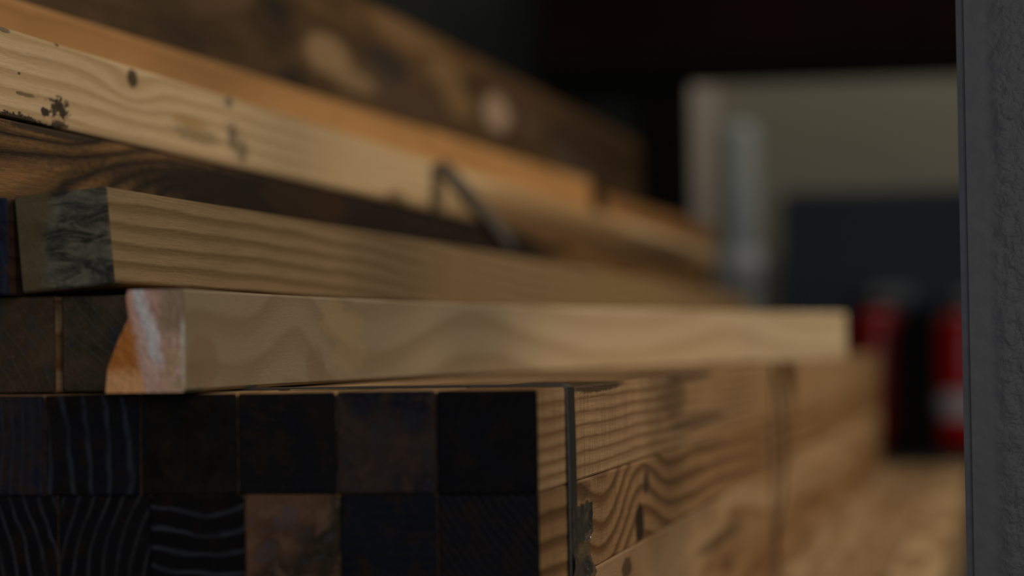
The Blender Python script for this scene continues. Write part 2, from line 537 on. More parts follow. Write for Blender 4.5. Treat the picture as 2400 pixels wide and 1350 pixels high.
for r in range(4):
    for c in range(10):
        jx = 0.0
        jy = rnd.uniform(-0.0005, 0.0005) if (r, c) != (0, 0) else 0.0
        P = CORNER - R_ * (c * PITCHW) + R_ * jx + A_ * jy - Vector((0, 0, S * (r + 1)))
        if r == 1 and c >= 2:
            P += R_ * 0.0015 * (c - 1)
        side = side_custom[r] if c == 0 else gen_side[(r * 3 + c) % 4]
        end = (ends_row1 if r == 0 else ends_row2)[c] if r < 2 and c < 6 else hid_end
        where = ('at the strapped corner' if c == 0 else ordinal[c] + ' timber in from the strapped corner')
        txt = end_text.get((r, c))
        where = 'corner timber' if c == 0 else ordinal[c] + ' timber from strapped corner'
        label = '%s, %s row of bundle%s' % (where, rowname[r], ', ' + txt if txt else '')
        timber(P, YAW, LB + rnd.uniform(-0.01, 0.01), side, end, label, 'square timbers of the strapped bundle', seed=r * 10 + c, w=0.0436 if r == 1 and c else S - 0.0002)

# ------------------------------------------------------------------ lower stack under the bundle
LOWZ = CORNER.z - 4 * S - 0.002
low_side = [wood('low_pine_side', 300 + i, (0.50 - 0.05 * i, 0.37 - 0.04 * i, 0.225 - 0.025 * i), (0.22, 0.12, 0.05), ring=0.008, pith=(-0.02 - 0.02 * i, -0.09),
            blotch=0.45, warp=0.018) for i in range(4)]
for r in range(2):
    for c in range(12):
        P = CORNER + R_ * (0.141 - c * 0.047) + A_ * rnd.uniform(-0.01, 0.01)
        P.z = LOWZ - S * (r + 1)
        lab = '%s, %s row of the lower stack' % ('outermost timber' if c == 0 else ordinal[c] + ' timber in from the open edge', ['top', 'bottom'][r])
        timber(P, YAW, 3.12 + rnd.uniform(-0.03, 0.03), low_side[(c * 3 + r) % 4], hid_end, lab, 'timbers of the lower stack', seed=60 + r * 12 + c)

# ------------------------------------------------------------------ loose timbers on top of the bundle
TOPZ = CORNER.z
GRP = 'loose timbers piled on the strapped bundle'
# second layer: two ends at the left, the rest hidden
tan_end = endm(51, (0.15, 0.098, 0.05), (0.12, 0.10, 0.07), ring=0.006, pith=(-0.09, -0.03), rings=0.4, tint=(0.06, 0.055, 0.03), mott=0.4)
grn_end = endm(52, (0.125, 0.098, 0.056), (0.13, 0.13, 0.11), ring=0.005, pith=(0.02, 0.08), rings=0.4, tint=(0.045, 0.05, 0.038), mott=0.7)
Q2 = at_depth(362, 900, 1.186)
lay2 = [('timber with a cracked grey-green end, behind the resin-soaked end', grn_end),
        ('timber with a tan weathered end, lying directly on the strapped bundle', tan_end)] + [
        ('%s timber from the cracked end, second layer of the pile' % o_, hid_end) for o_ in ordinal[2:6]]
for i, (lab, em) in enumerate(lay2):
    P = Q2 - R_ * (i * 0.0462) + A_ * (0.0 if i != 1 else -0.006)
    P.z = TOPZ + 0.0008
    timber(P, YAW, 2.9, gen_side[(i + 1) % 4], em, lab, GRP, seed=90 + i, roll=0)

# third layer: the mossy-ended timber, a blue-ended one and hidden neighbours
Z3 = TOPZ + S + 0.0012
PM = at_depth(268, 664, 1.174)
PM.z = Z3 + 0.0045
YM = 0.0
moss_side = wood('weathered_tan_side', 31, (0.285, 0.205, 0.115), (0.165, 0.105, 0.045), ring=0.0092, pith=(0, -1.0), warp=0.003, wfreq=0.6,
    soft=True, blotch=0.10, fibre=0.3, bump=0.5,
    knots=knot_on(PM, YM, [(1300, 660, 200, 400, 0.020)]),
    spots=[])
t = NT('mossy_end')
tc, tco, x, y, z = t.obj_xyz((1.3, 4.1, 0.7))
streak = t.n('ShaderNodeMapping')
streak.inputs['Rotation'].default_value = (0, math.radians(-32), 0)
streak.inputs['Scale'].default_value = (30, 10, 75)
t.put(streak.inputs[0], tc)
st = t.noise(streak.outputs[0], 1.6, 5, 0.7, 0.8)
bl = t.noise(tco, 60, 4, 0.65)
fn = t.noise(tco, 420, 3, 0.7)
col = t.mix(t.step(st, 0.40, 0.60), (0.022, 0.021, 0.015), (0.128, 0.118, 0.085))
col = t.mix(t.m('MULTIPLY', t.step(bl, 0.45, 0.65), 0.5), col, (0.03, 0.028, 0.026))
left = t.step(t.m('MULTIPLY_ADD', t.m('SUBTRACT', bl, 0.5), 0.02, t.m('ADD', x, t.m('MULTIPLY', z, -0.15))), -0.030, -0.038)
low_ = t.step(t.m('ADD', z, t.m('MULTIPLY', t.m('ADD', x, 0.045), 0.5)), 0.012, 0.006)
col = t.mix(t.m('MULTIPLY', t.m('MAXIMUM', left, low_), 0.8), col, (0.095, 0.072, 0.032))
col = t.mix(t.m('MULTIPLY', t.step(fn, 0.55, 0.75), 0.5), col, (0.09, 0.085, 0.072))
M_mossend = t.bsdf(col, 0.9, normal=t.bump(t.m('ADD', st, fn), 0.6, 0.0012), spec=0.2)
timber(PM, YM, 3.0, moss_side, M_mossend, 'tan timber with a mouldy grey-green end, on top of the cracked second-layer end', GRP, roll=-4.5, seed=31, pitch=-0.015)
gap_side = wood('gap_shade_side', 54, (0.07, 0.038, 0.022), (0.03, 0.016, 0.01), ring=0.006, blotch=0.5)  # coloured dark to put shade into the gap beside the mouldy timber
blue_end = endm(53, (0.030, 0.04, 0.075), (0.05, 0.07, 0.12), ring=0.009, pith=(-0.1, 0.0), rings=0.6)
PB = at_depth(19, 680, 1.176)
for i in range(5):
    P = PB - R_ * (i * 0.0465)
    P.z = Z3
    timber(P, YAW, 2.95, side_custom[3] if i else gap_side, blue_end if i == 0 else hid_end,
           'blue-grey ended timber beside the mouldy-ended one' if i == 0 else '%s timber in from the mouldy-ended one, third layer of the pile' % ordinal[i + 1], GRP, seed=96 + i)

# fourth layer: dark grained face, fifth: pale face
Z4 = Z3 + S + 0.0006
Z5 = Z4 + S + 0.0010
YP = 0.0
face0 = at_depth(0, 276, 1.268)
Ap = Vector((math.sin(math.radians(YP)), math.cos(math.radians(YP)), 0))
Rp = Vector((Ap.y, -Ap.x, 0))
P5 = face0 - Ap * 0.16
P5.z = Z5
P4 = P5.copy(); P4.z = Z4
P4 = P4 - Rp * 0.001
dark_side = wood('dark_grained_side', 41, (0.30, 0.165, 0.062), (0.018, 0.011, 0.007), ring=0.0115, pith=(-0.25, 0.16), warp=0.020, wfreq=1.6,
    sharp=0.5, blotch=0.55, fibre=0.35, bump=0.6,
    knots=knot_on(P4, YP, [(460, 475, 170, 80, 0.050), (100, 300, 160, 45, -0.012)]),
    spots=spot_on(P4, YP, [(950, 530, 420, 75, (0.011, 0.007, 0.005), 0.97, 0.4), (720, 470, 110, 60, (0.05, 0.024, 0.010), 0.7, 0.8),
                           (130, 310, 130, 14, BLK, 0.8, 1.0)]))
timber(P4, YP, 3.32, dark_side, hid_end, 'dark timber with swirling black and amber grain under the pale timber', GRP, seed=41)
pale_side = wood('pale_pine_side', 42, (0.72, 0.55, 0.345), (0.52, 0.37, 0.20), ring=0.0095, pith=(0, -1.0), warp=0.0035, wfreq=1.0,
    soft=True, blotch=0.06, fibre=0.30,
    knots=knot_on(P5, YP, [(305, 215, 60, 45, 0.009)]),
    spots=spot_on(P5, YP, [
        (310, 184, 15, 26, (0.07, 0.045, 0.022), 0.95, 0.35),
        (138, 252, 24, 26, BLK, 0.95, 4.0), (105, 262, 13, 13, BLK, 0.95, 2.0), (138, 292, 22, 13, BLK, 0.85, 3.0),
        (45, 278, 75, 14, (0.02, 0.014, 0.01), 0.9, 3.0), (10, 68, 18, 10, (0.05, 0.045, 0.045), 0.7, 0.7), (135, 104, 5, 6, BLK, 0.9, 0.4),
        (60, 222, 30, 6, (0.10, 0.06, 0.03), 0.7, 1.4), (45, 172, 4, 4, (0.05, 0.03, 0.02), 0.9, 0.2),
        (545, 320, 16, 36, (0.075, 0.07, 0.055), 0.7, 2.5), (568, 355, 16, 32, (0.085, 0.08, 0.06), 0.65, 2.5), (535, 240, 12, 14, (0.09, 0.085, 0.07), 0.8, 0.8),
        (460, 315, 60, 26, (0.17, 0.12, 0.06), 0.5, 2.5), (445, 285, 45, 18, (0.42, 0.26, 0.08), 0.6, 0.8),
        (940, 500, 210, 42, (0.16, 0.09, 0.035), 0.65, 0.9), (930, 470, 30, 30, (0.06, 0.035, 0.015), 0.6, 0.9), (1030, 440, 16, 70, (0.07, 0.045, 0.02), 0.7, 0.5),
        (1330, 520, 190, 60, (0.26, 0.155, 0.065), 0.75, 0.6), (1500, 600, 260, 60, (0.10, 0.055, 0.025), 0.8, 0.6), (1560, 590, 90, 30, (0.04, 0.025, 0.012), 0.7, 0.8)]))  # broad far patches paint in the shade at its far end
timber(P5, YP, 3.34, pale_side, hid_end, 'pale pine timber with a knot and black mould specks, above the dark-grained one', GRP, seed=42, bevel=0.0022)
for i in range(1, 4):
    for zz, nm in ((Z4, 'fourth'), (Z5, 'fifth')):
        P = P4 - Rp * (i * 0.0468); P.z = zz
        timber(P, YP, 3.2, gen_side[(i + 2) % 4], hid_end, '%s timber in from the %s, %s layer of the pile' % (ordinal[i], 'dark-grained face' if nm == 'fourth' else 'pale face', nm), GRP, seed=110 + i)

# sixth layer: orange timber and the short offcut beyond its end
Z6 = Z5 + S + 0.0008
h6 = Z6 + S - CAMZ
qa, qb = at_height(210, 52, h6), at_height(1385, 424, h6)
dv = qb - qa
YO = math.degrees(math.atan2(dv.x, dv.y))
Ao = Vector((dv.x, dv.y, 0)).normalized()
PO = qa - Ao * 0.28
PO.z = Z6
LO = (qb - PO).dot(Ao)
or_side = wood('orange_pine_side', 43, (0.51, 0.285, 0.115), (0.38, 0.20, 0.075), ring=0.012, pith=(-0.30, -0.08), warp=0.012, blotch=0.18, fibre=0.2,
    spots=spot_on(PO, YO, [(1210, 372, 12, 40, (0.38, 0.21, 0.09), 0.6, 0.4), (1000, 330, 14, 40, (0.36, 0.20, 0.08), 0.5, 0.4)]))
timber(PO, YO, LO, or_side, hid_end, 'smooth orange-brown timber lying back on top of the pale one', GRP, seed=43)
qc = at_height(1408, 452, h6)
PS = qc.copy(); PS.z = Z6
PS = PS + Ap * 0.03
dim_side = wood('brown_pine_side', 44, (0.40, 0.215, 0.09), (0.24, 0.12, 0.05), ring=0.01, pith=(-0.2, -0.1), blotch=0.4)
timber(PS, 1.9, 1.05, dim_side, hid_end, 'short brown timber offcut beyond the far end of the orange one', GRP, seed=44)
for i in range(1, 5):
    P = Vector((PO.x - 0.002 - i * 0.0465, PO.y + 0.02, Z6))
    timber(P, 0, 2.75, gen_side[i % 4], hid_end, '%s timber in from the orange one, sixth layer of the pile' % ordinal[i], GRP, seed=120 + i)

# three upper layers, mottled and blurred
hT = Z6 + 4 * S + 0.002 - CAMZ
ua, ub = at_height(870, 2, hT), at_height(1500, 332, hT)
dv = ub - ua
YU = math.degrees(math.atan2(dv.x, dv.y))
Au = Vector((dv.x, dv.y, 0)).normalized()
Ru = Vector((Au.y, -Au.x, 0))
mott = [(0.115, 0.07, 0.034), (0.11, 0.07, 0.036), (0.13, 0.075, 0.031)]
upper_lab = ['mottled brown timber resting on the orange one', 'mottled brown timber with pale patches, second above the orange one', 'brown timber with a darker far end, topmost of the pile']
upper_spots = [
    [(1165, 265, 34, 50, (0.42, 0.32, 0.25), 0.8, 0.4), (1250, 290, 40, 40, (0.110, 0.077, 0.061), 0.6, 0.5), (690, 185, 45, 30, BLK, 0.8, 0.7), (950, 235, 120, 40, (0.072, 0.050, 0.039), 0.6, 0.6), (1350, 380, 60, 40, (0.110, 0.094, 0.083), 0.6, 0.5)],
    [(770, 130, 60, 55, (0.286, 0.198, 0.110), 0.85, 0.7), (830, 190, 60, 30, (0.253, 0.176, 0.099), 0.8, 0.6), (910, 150, 60, 45, (0.030, 0.025, 0.025), 0.85, 0.6), (640, 60, 70, 60, (0.039, 0.022, 0.010), 0.75, 0.6), (1040, 170, 45, 40, (0.220, 0.143, 0.072), 0.7, 0.5), (1075, 240, 40, 40, (0.198, 0.127, 0.061), 0.7, 0.5), (1120, 200, 25, 25, (0.033, 0.019, 0.011), 0.8, 0.5)],
    [(650, 20, 40, 40, BLK, 0.7, 0.8), (950, 80, 90, 35, (0.209, 0.127, 0.061), 0.7, 0.6), (1400, 350, 120, 70, (0.050, 0.030, 0.017), 0.85, 0.4), (1250, 230, 120, 50, (0.066, 0.041, 0.025), 0.7, 0.5)]]  # the last two patches darken the far part of the upper layers
for k in range(3):
    P = ua - Au * 0.95 - Ru * (0.001 * k)
    P.z = Z6 + S + 0.0008 + k * (S + 0.0004)
    L = (ub - P).dot(Au)
    sm = wood('mottled_brown_side', 45 + k, mott[k], (0.06, 0.035, 0.017), ring=0.012, pith=(-0.2, -0.1 + 0.1 * k), warp=0.02, blotch=0.7, fibre=0.2,
              spots=spot_on(P, YU, sum(upper_spots, [])))
    timber(P, YU, L, sm, hid_end, upper_lab[k], GRP, seed=45 + k)
    for i in range(1, 4):
        Pq = Vector((P.x - 0.002 - i * 0.0465, P.y, P.z))
        timber(Pq, 0, L - 0.03, gen_side[(i + k) % 4], hid_end, '%s timber in from the mottled face, %s upper layer of the pile' % (ordinal[i], ['lowest', 'middle', 'topmost'][k]), GRP, seed=130 + 4 * k + i)

# ------------------------------------------------------------------ the bowed resin-ended timber on the bundle
edge = [(435, 932, 242), (862, 892, 192), (1106, 875, 164), (1350, 866, 148), (1985, 846, 110)]
pts = []
for px, py, hh in edge:
    pts.append(at_depth(px, py, S * FPX / hh))
a0, a1 = pts[0], pts[-1]
ch = Vector((a1.x - a0.x, a1.y - a0.y, 0))
YR = math.degrees(math.atan2(ch.x, ch.y))
Ar = ch.normalized(); Rr = Vector((Ar.y, -Ar.x, 0))
LR = ch.length
# crook: least squares parabola through the measured edge
num = den = 0.0
for p in pts[1:-1]:
    s_ = (p - a0).dot(Ar); q = s_ * (LR - s_)
    num += q * (p - a0).dot(Rr); den += q * q
KB = num / den
t = NT('resin_timber_side')
PR = a0.copy(); PR.z = TOPZ + 0.0012
def res_yz(px, py, iters=6):
    """local along/up for a pixel on the crooked right face"""
    y_ = 0.3
    d = ray(px, py)
    for _ in range(iters):
        sl = math.atan(KB * (LR - 2 * y_))
        o_ = a0 + Ar * y_ + Rr * (KB * y_ * (LR - y_))
        n = (Rr - Ar * math.tan(sl)).normalized()
        k = (o_ - CAM).dot(n) / d.dot(n)
        q = CAM + d * k
        y_ = (q - a0).dot(Ar)
    return y_, q.z - PR.z
def res_spot(px, py, rx, ry):
    y0, z0 = res_yz(px, py); y1, _ = res_yz(px + rx, py); _, z1 = res_yz(px, py - ry)
    return y0, z0, abs(y1 - y0), abs(z1 - z0)
def rkn(px, w, a):
    y0, _ = res_yz(px, 800); y1, _ = res_yz(px + w, 800)
    return (y0, 0.02, abs(y1 - y0), 5.0, a)
kn = [rkn(1120, 150, -0.026), rkn(690, 85, -0.036), rkn(470, 150, -0.022), rkn(1700, 120, -0.016)]
RRING = 0.0245
yk, zk = res_yz(1120, 732)
PZ = -1.0 - (((zk + 1.0 - 0.026) / RRING - 0.86) % 1.0) * -RRING
# shade painted on the near half in place of light falloff, far half brighter
sp = [res_spot(800, 760, 60, 40) + ((0.36, 0.27, 0.13), 0.5, 1.8), res_spot(780, 720, 30, 26) + ((0.34, 0.25, 0.12), 0.5, 1.8),
      res_spot(820, 830, 50, 45) + ((0.36, 0.27, 0.14), 0.4, 1.8), res_spot(475, 850, 45, 80) + ((0.22, 0.14, 0.08), 0.55, 0.8),
      res_spot(740, 860, 26, 60) + ((0.21, 0.14, 0.085), 0.5, 0.6)]
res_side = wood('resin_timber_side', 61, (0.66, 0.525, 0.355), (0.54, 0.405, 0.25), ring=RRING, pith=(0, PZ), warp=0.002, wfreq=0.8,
                soft=True, blotch=0.05, fibre=0.18, knots=kn, spots=sp, bump=0.3, painted_shade=(0.25, 0.85, (0.43, 0.445, 0.455)))
t = NT('resin_soaked_end')
tc, tco, x, y, z = t.obj_xyz((2.2, 0.4, 5.1))
n1 = t.noise(tco, 70, 4, 0.65)
n2 = t.noise(tco, 190, 4, 0.7)
xx = t.m('MULTIPLY_ADD', t.m('SUBTRACT', n1, 0.5), 0.010, x)
zz = t.m('MULTIPLY_ADD', t.m('SUBTRACT', n2, 0.5), 0.006, z)
pink = t.mix(t.step(n1, 0.35, 0.7), (0.70, 0.44, 0.34), (0.48, 0.25, 0.17))
col = pink
tanr = t.m('MULTIPLY', t.step(xx, -0.016, -0.010), t.step(zz, 0.022, 0.030))                # tan patch up at the right
col = t.mix(t.m('MULTIPLY', tanr, 0.85), col, (0.30, 0.20, 0.11))
wl = t.m('ABSOLUTE', t.m('ADD', t.m('ADD', xx, 0.0125), t.m('MULTIPLY', t.m('SUBTRACT', zz, 0.012), 0.30)))
white = t.m('MULTIPLY', t.step(wl, 0.0055, 0.0015), t.step(zz, 0.008, 0.018))                # white resin streak
col = t.mix(t.m('MULTIPLY', white, 0.9), col, (0.70, 0.66, 0.63))
rim = t.m('MULTIPLY', t.step(x, -0.0032, -0.0012), t.step(z, 0.034, 0.028))
col = t.mix(t.m('MULTIPLY', rim, 0.8), col, (0.60, 0.56, 0.45))
yel = t.m('MULTIPLY', t.m('MULTIPLY', t.step(xx, -0.012, -0.007), t.step(zz, 0.021, 0.016)), t.step(n1, 0.35, 0.6))
col = t.mix(t.m('MULTIPLY', yel, 0.7), col, (0.50, 0.33, 0.14))
org = t.step(t.m('ADD', xx, t.m('MULTIPLY', zz, 0.16)), -0.019, -0.0225)
oc = t.mix(t.step(zz, 0.006, 0.013), (0.75, 0.36, 0.14), (0.48, 0.16, 0.02))
oc = t.mix(t.step(zz, 0.026, 0.034), oc, (0.55, 0.22, 0.12))
col = t.mix(org, col, oc)
col = t.mix(t.m('MULTIPLY', t.step(n2, 0.55, 0.75), 0.35), col, (0.16, 0.07, 0.04))
M_resend = t.bsdf(col, 0.45, normal=t.bump(t.m('ADD', n1, n2), 0.8, 0.003), spec=0.4)
# mesh: waney upper left corner at the near end, healing into the full section
bm = bmesh.new()
prof_near = [(-0.0390, 0.0), (-0.0015, 0.0), (0.0, 0.0015), (0.0, 0.0440), (-0.0012, 0.0452), (-0.0275, 0.0452), (-0.0285, 0.0420), (-0.0272, 0.0330), (-0.0330, 0.0220), (-0.0378, 0.0110)]
prof_full = [(-0.0325, 0.0), (-0.0015, 0.0), (0.0, 0.0015), (0.0, 0.0440), (-0.0012, 0.0452), (-0.0300, 0.0452), (-0.0325, 0.0445), (-0.0328, 0.0350), (-0.0330, 0.0220), (-0.0330, 0.0110)]
rows = []
ys = [0.0, 0.004, 0.02, 0.05, 0.09, 0.14] + [0.14 + (LR - 0.14) * k / 16 for k in range(1, 17)]
for y_ in ys:
    f = min(1.0, y_ / 0.05); f = f * f * (3 - 2 * f)
    ox = KB * y_ * (LR - y_)
    rows.append([bm.verts.new((a[0] * (1 - f) + b[0] * f + ox, y_, a[1] * (1 - f) + b[1] * f)) for a, b in zip(prof_near, prof_full)])
for a, c in zip(rows, rows[1:]):
    for i in range(len(a)):
        bm.faces.new((a[i], a[(i + 1) % len(a)], c[(i + 1) % len(a)], c[i]))
f0 = bm.faces.new(rows[0][::-1]); f0.material_index = 1
f1 = bm.faces.new(rows[-1]); f1.material_index = 1
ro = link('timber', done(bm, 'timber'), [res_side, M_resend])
ro.location = PR
ro.rotation_euler = (0, 0, -math.radians(YR))
tag(ro, 'bowed pale timber with an orange and white resin-soaked end, lying on the strapped bundle', 'timber', GRP)

# ------------------------------------------------------------------ straps
M_strap = plain('dark_strap', (0.022, 0.024, 0.023), 0.32, var=0.3, scale=40, bump=0.1, spec=0.6)
M_ostrap = plain('old_brown_strap', (0.07, 0.05, 0.03), 0.7, var=0.3, scale=40)
M_mstrap = plain('matt_black_strap', (0.010, 0.008, 0.006), 0.9, var=0.3, scale=40, spec=0.05)
M_gstrap = plain('grey_strap', (0.11, 0.105, 0.10), 0.5, var=0.3, scale=40)
t = NT('crumpled_film')
tc, tco, x, y, z = t.obj_xyz((0, 0, 0))
M_film = t.bsdf((0.03, 0.032, 0.028), 0.18, spec=0.7, normal=t.bump(t.noise(tco, 160, 4, 0.7), 0.7, 0.002),
                **{'Transmission Weight': 0.25})

def along_at(px):
    """distance along the bundle's right face for a pixel column"""
    return face_yz(P1, YAW, px, 1000)[0]

def bundle_strap(s, stand, label, width=0.019, mat=None):
    root = bpy.data.objects.new('strap', None)
    COL.objects.link(root)
    root.location = CORNER + A_ * s - Vector((0, 0, 4 * S))
    tag(root, label, 'strap', 'straps round the timber bundle')
    W = PITCHW * 10
    H = 4 * S
    inv = root.location
    def wpt(u, z, n):     # u to the right of the corner
        return Vector((CORNER + A_ * s + R_ * u)) * 1.0 + Vector((0, 0, z)) - inv
    pts_, nrm = [], []
    # up the left side, over the top, down the right side
    for z in (-H, -0.02):
        pts_.append(wpt(-W - 0.001, z, 0)); nrm.append(-R_)
    pts_.append(wpt(-W - 0.0005, 0.0002, 0)); nrm.append((-R_ + Vector((0, 0, 1))))
    for u in (-W + 0.02, -W * 0.6, -W * 0.3, -0.05):
        pts_.append(wpt(u, 0.0003, 0)); nrm.append(Vector((0, 0, 1)))
    pts_.append(wpt(-0.002, 0.0004, 0)); nrm.append(Vector((0, 0, 1)) + R_ * 0.3)
    pts_.append(wpt(0.0004, -0.0006, 0)); nrm.append(Vector((0, 0, 0.5)) + R_)
    for k in range(1, 11):
        f = k / 10
        pts_.append(wpt(0.0005 + stand * math.sin(math.pi * min(1, f * 1.2)) * (1 if f < 0.84 else 0.3), -H * f, 0)); nrm.append(R_)
    ribbon('band', pts_, A_, width, 0.0009, nrm, mat or M_strap, root)
    return root, wpt

s1 = along_at(1333)
strap1, wpt1 = bundle_strap(s1, 0.0006, 'dark strap tight round the bundle near its cut ends, with torn film on it')
# torn film and seal hanging on the strap's side run
bm = bmesh.new()
rnd2 = random.Random(8)
nu, nv = 14, 26
g = []
z_top = face_yz(P1, YAW, 1365, 1178)[1] + P1.z - CORNER.z
for j in range(nv + 1):
    row = []
    for i in range(nu + 1):
        u = i / nu
        v = j / nv
        wd = 0.058 if v < 0.2 else 0.056 - 0.014 * math.sin(v * 9)
        along = -0.006 + u * wd + 0.005 * noise.noise(Vector((v * 5, 2.0, 0))) * u
        off = 0.0022 + 0.0035 * (noise.noise(Vector((u * 3.0, v * 7.0, 1.0))) + 0.4 * noise.noise(Vector((u * 8, v * 19, 4.0)))) * (0.4 + v)
        off = max(off, 0.0012)
        z_ = z_top - v * 0.075 + 0.002 * noise.noise(Vector((u * 6, 7.7, v)))
        row.append(bm.verts.new(wpt1(off, z_, 0) + A_ * along))
    g.append(row)
for j in range(nv):
    for i in range(nu):
        bm.faces.new((g[j][i], g[j][i + 1], g[j + 1][i + 1], g[j + 1][i]))
fo = link('torn_film', done(bm, 'torn_film'), [M_film], strap1)
fo['label'] = 'crumpled glossy dark film stuck to the strap'
s2 = along_at(1812)
bundle_strap(s2, 0.009, 'dark strap standing off the bundle where the bowed timber overhangs', width=0.022, mat=M_mstrap)

# loose strap with a slanting tail on the pale and dark timbers
root = bpy.data.objects.new('loose_strap', None)
COL.objects.link(root)
ya, za = face_yz(P5, YP, 1018, 392)
base = P5 + Ap * ya
root.location = Vector((base.x, base.y, Z4))
tag(root, 'loose grey strap with a slanting tail across the pale and dark timbers', 'strap')
def fp(px, py, off):
    y_, z_ = face_yz(P5, YP, px, py)
    return P5 + Ap * y_ + Rp * off + Vector((0, 0, z_)) - root.location
ptv = [fp(1016, 385, 0.0008), fp(1016, 420, 0.001), fp(1016, 470, 0.0012), fp(1017, 505, 0.0012)]
ribbon('band', ptv, Ap, 0.019, 0.001, [Rp] * 4, M_ostrap, root)
ptd = [fp(1030, 384, 0.0018), fp(1065, 425, 0.0035), fp(1105, 470, 0.004), fp(1150, 522, 0.0035), fp(1195, 575, 0.002)]
tail_dir = (ptd[-1] - ptd[0]).normalized()
ribbon('tail', ptd, Rp.cross(tail_dir), 0.013, 0.001, [Rp] * 5, M_gstrap, root)

# ------------------------------------------------------------------ rack: grey upright by the aisle, deck, black far frame
t = NT('hammered_grey_paint')
tc, tco, x, y, z = t.obj_xyz((0, 0, 0))
hm = t.noise(tco, 115, 3, 0.6, 0.2)
rg = t.step(x, -0.036, -0.026)                          # rough coat away from the edge
col = t.mix(t.m('MULTIPLY', t.step(hm, 0.35, 0.65), 0.55), (0.064, 0.064, 0.070), (0.040, 0.040, 0.047))
M_upright = t.bsdf(col, 0.55, normal=t.bump(t.m('MULTIPLY', hm, t.m('MULTIPLY_ADD', rg, 0.88, 0.12)), 0.7, 0.0026), spec=0.4)
pq = at_depth(2252, 675, 1.30)
px0 = pq.x
bm = bmesh.new()
box_bm(bm, 0, 0.10, 0, 0.07, 0, 3.7)
vert_edges = [e for e in bm.edges if abs(e.verts[0].co.z - e.verts[1].co.z) > 1]
bmesh.ops.bevel(bm, geom=vert_edges, offset=0.004, segments=4, affect='EDGES')
for v in bm.verts:
    v.co.x -= 0.05
up = link('rack_upright', done(bm, 'rack_upright'), [M_upright])
up.location = (px0 + 0.05, pq.y, 0)
up.rotation_euler = (0, 0, math.radians(0))
tag(up, 'grey hammer-painted rack post standing by the aisle', 'post')
bs = box('foot_plate', -0.08, 0.08, -0.06, 0.06, 0, 0.012, M_upright)
bs.parent = up
bs.location = (0, 0.035, 0)

# deck that carries the lower stack
dk = bpy.data.objects.new('rack_deck', None)
COL.objects.link(dk)
DZ = LOWZ - 2 * S - 0.001
dk.location = CORNER + R_ * 0.15
dk.location.z = DZ - 0.12
dk.rotation_euler = (0, 0, -math.radians(YAW))
tag(dk, 'steel rack deck carrying the lower timber stack', 'rack')
M_steel = plain('rack_steel', (0.07, 0.07, 0.075), 0.5, metal=0.3)
for yy in (0.25, 1.5, 2.75):
    c = box('cross_beam', -0.60, -0.005, yy - 0.04, yy + 0.04, 0.02, 0.12, M_steel, dk)
for xx in (-0.62, -0.04):
    for yy in (0.25, 1.5, 2.75):
        c = box('leg', xx - 0.02, xx + 0.02, yy - 0.035, yy + 0.035, -(DZ - 0.12), 0.02, M_steel, dk)

# far frame: black post, header beam, sheet beyond the pile
fx0, fx1 = at_y(1502, 330, 4.95).x, at_y(1606, 330, 4.95).x
fr = bpy.data.objects.new('black_frame', None)
COL.objects.link(fr)
fr.location = ((fx0 + fx1) / 2, 4.98, 0)
tag(fr, 'black portal frame with a deep header beam beyond the timber pile', 'frame')
def frpart(nm, x0, x1, y0, y1, z0, z1, mat):
    o = box(nm, x0 - fr.location.x, x1 - fr.location.x, y0 - 4.98, y1 - 4.98, z0, z1, mat, fr)
    return o
hz = at_y(1900, 172, 4.9).z
frpart('post', fx0, fx1, 4.94, 5.03, 0, hz, M_black)
frpart('post', 1.6, 1.7, 4.94, 5.03, 0, hz, M_black)
frpart('header_beam', at_y(1265, 60, 4.9).x, 1.75, 4.9, 5.05, hz, hz + 0.045, M_black)
frpart('header_board', at_y(1265, 60, 4.9).x, 1.75, 4.92, 5.05, hz + 0.045, hz + 0.30, M_beam)
sh = box('back_sheet', -3.4, fx1 - 0.02, 5.2, 5.22, 0, 2.6, M_panel)
tag(sh, 'dark green-grey sheet standing beyond the timber pile', 'panel')

# ------------------------------------------------------------------ things at the back wall
M_pipe = plain('galvanised_grey', (0.62, 0.68, 0.68), 0.45, metal=0.0, var=0.25, scale=8)
M_pipe2 = plain('bright_grey_collar', (0.78, 0.8, 0.84), 0.45, metal=0.0, var=0.15, scale=8)
pc = at_y(1733, 450, 6.9)
rp = 44 / FPX * 6.9
ptop = at_y(1733, 288, 6.9).z
pr = bpy.data.objects.new('pipe_post', None)
COL.objects.link(pr)
pr.location = (pc.x, 6.9, 0)
tag(pr, 'grey galvanised pipe post standing before the beige wall', 'post')
lathe('pipe', [(rp, 0), (rp, ptop - 0.03), (rp * 0.8, ptop - 0.008), (rp * 0.3, ptop)], M_pipe, pr)
zc0, zc1 = at_y(1733, 668, 6.9).z, at_y(1733, 590, 6.9).z
lathe('collar', [(rp * 1.02, zc0), (rp * 1.16, zc0 + 0.006), (rp * 1.16, zc1 - 0.006), (rp * 1.02, zc1)], M_pipe2, pr)

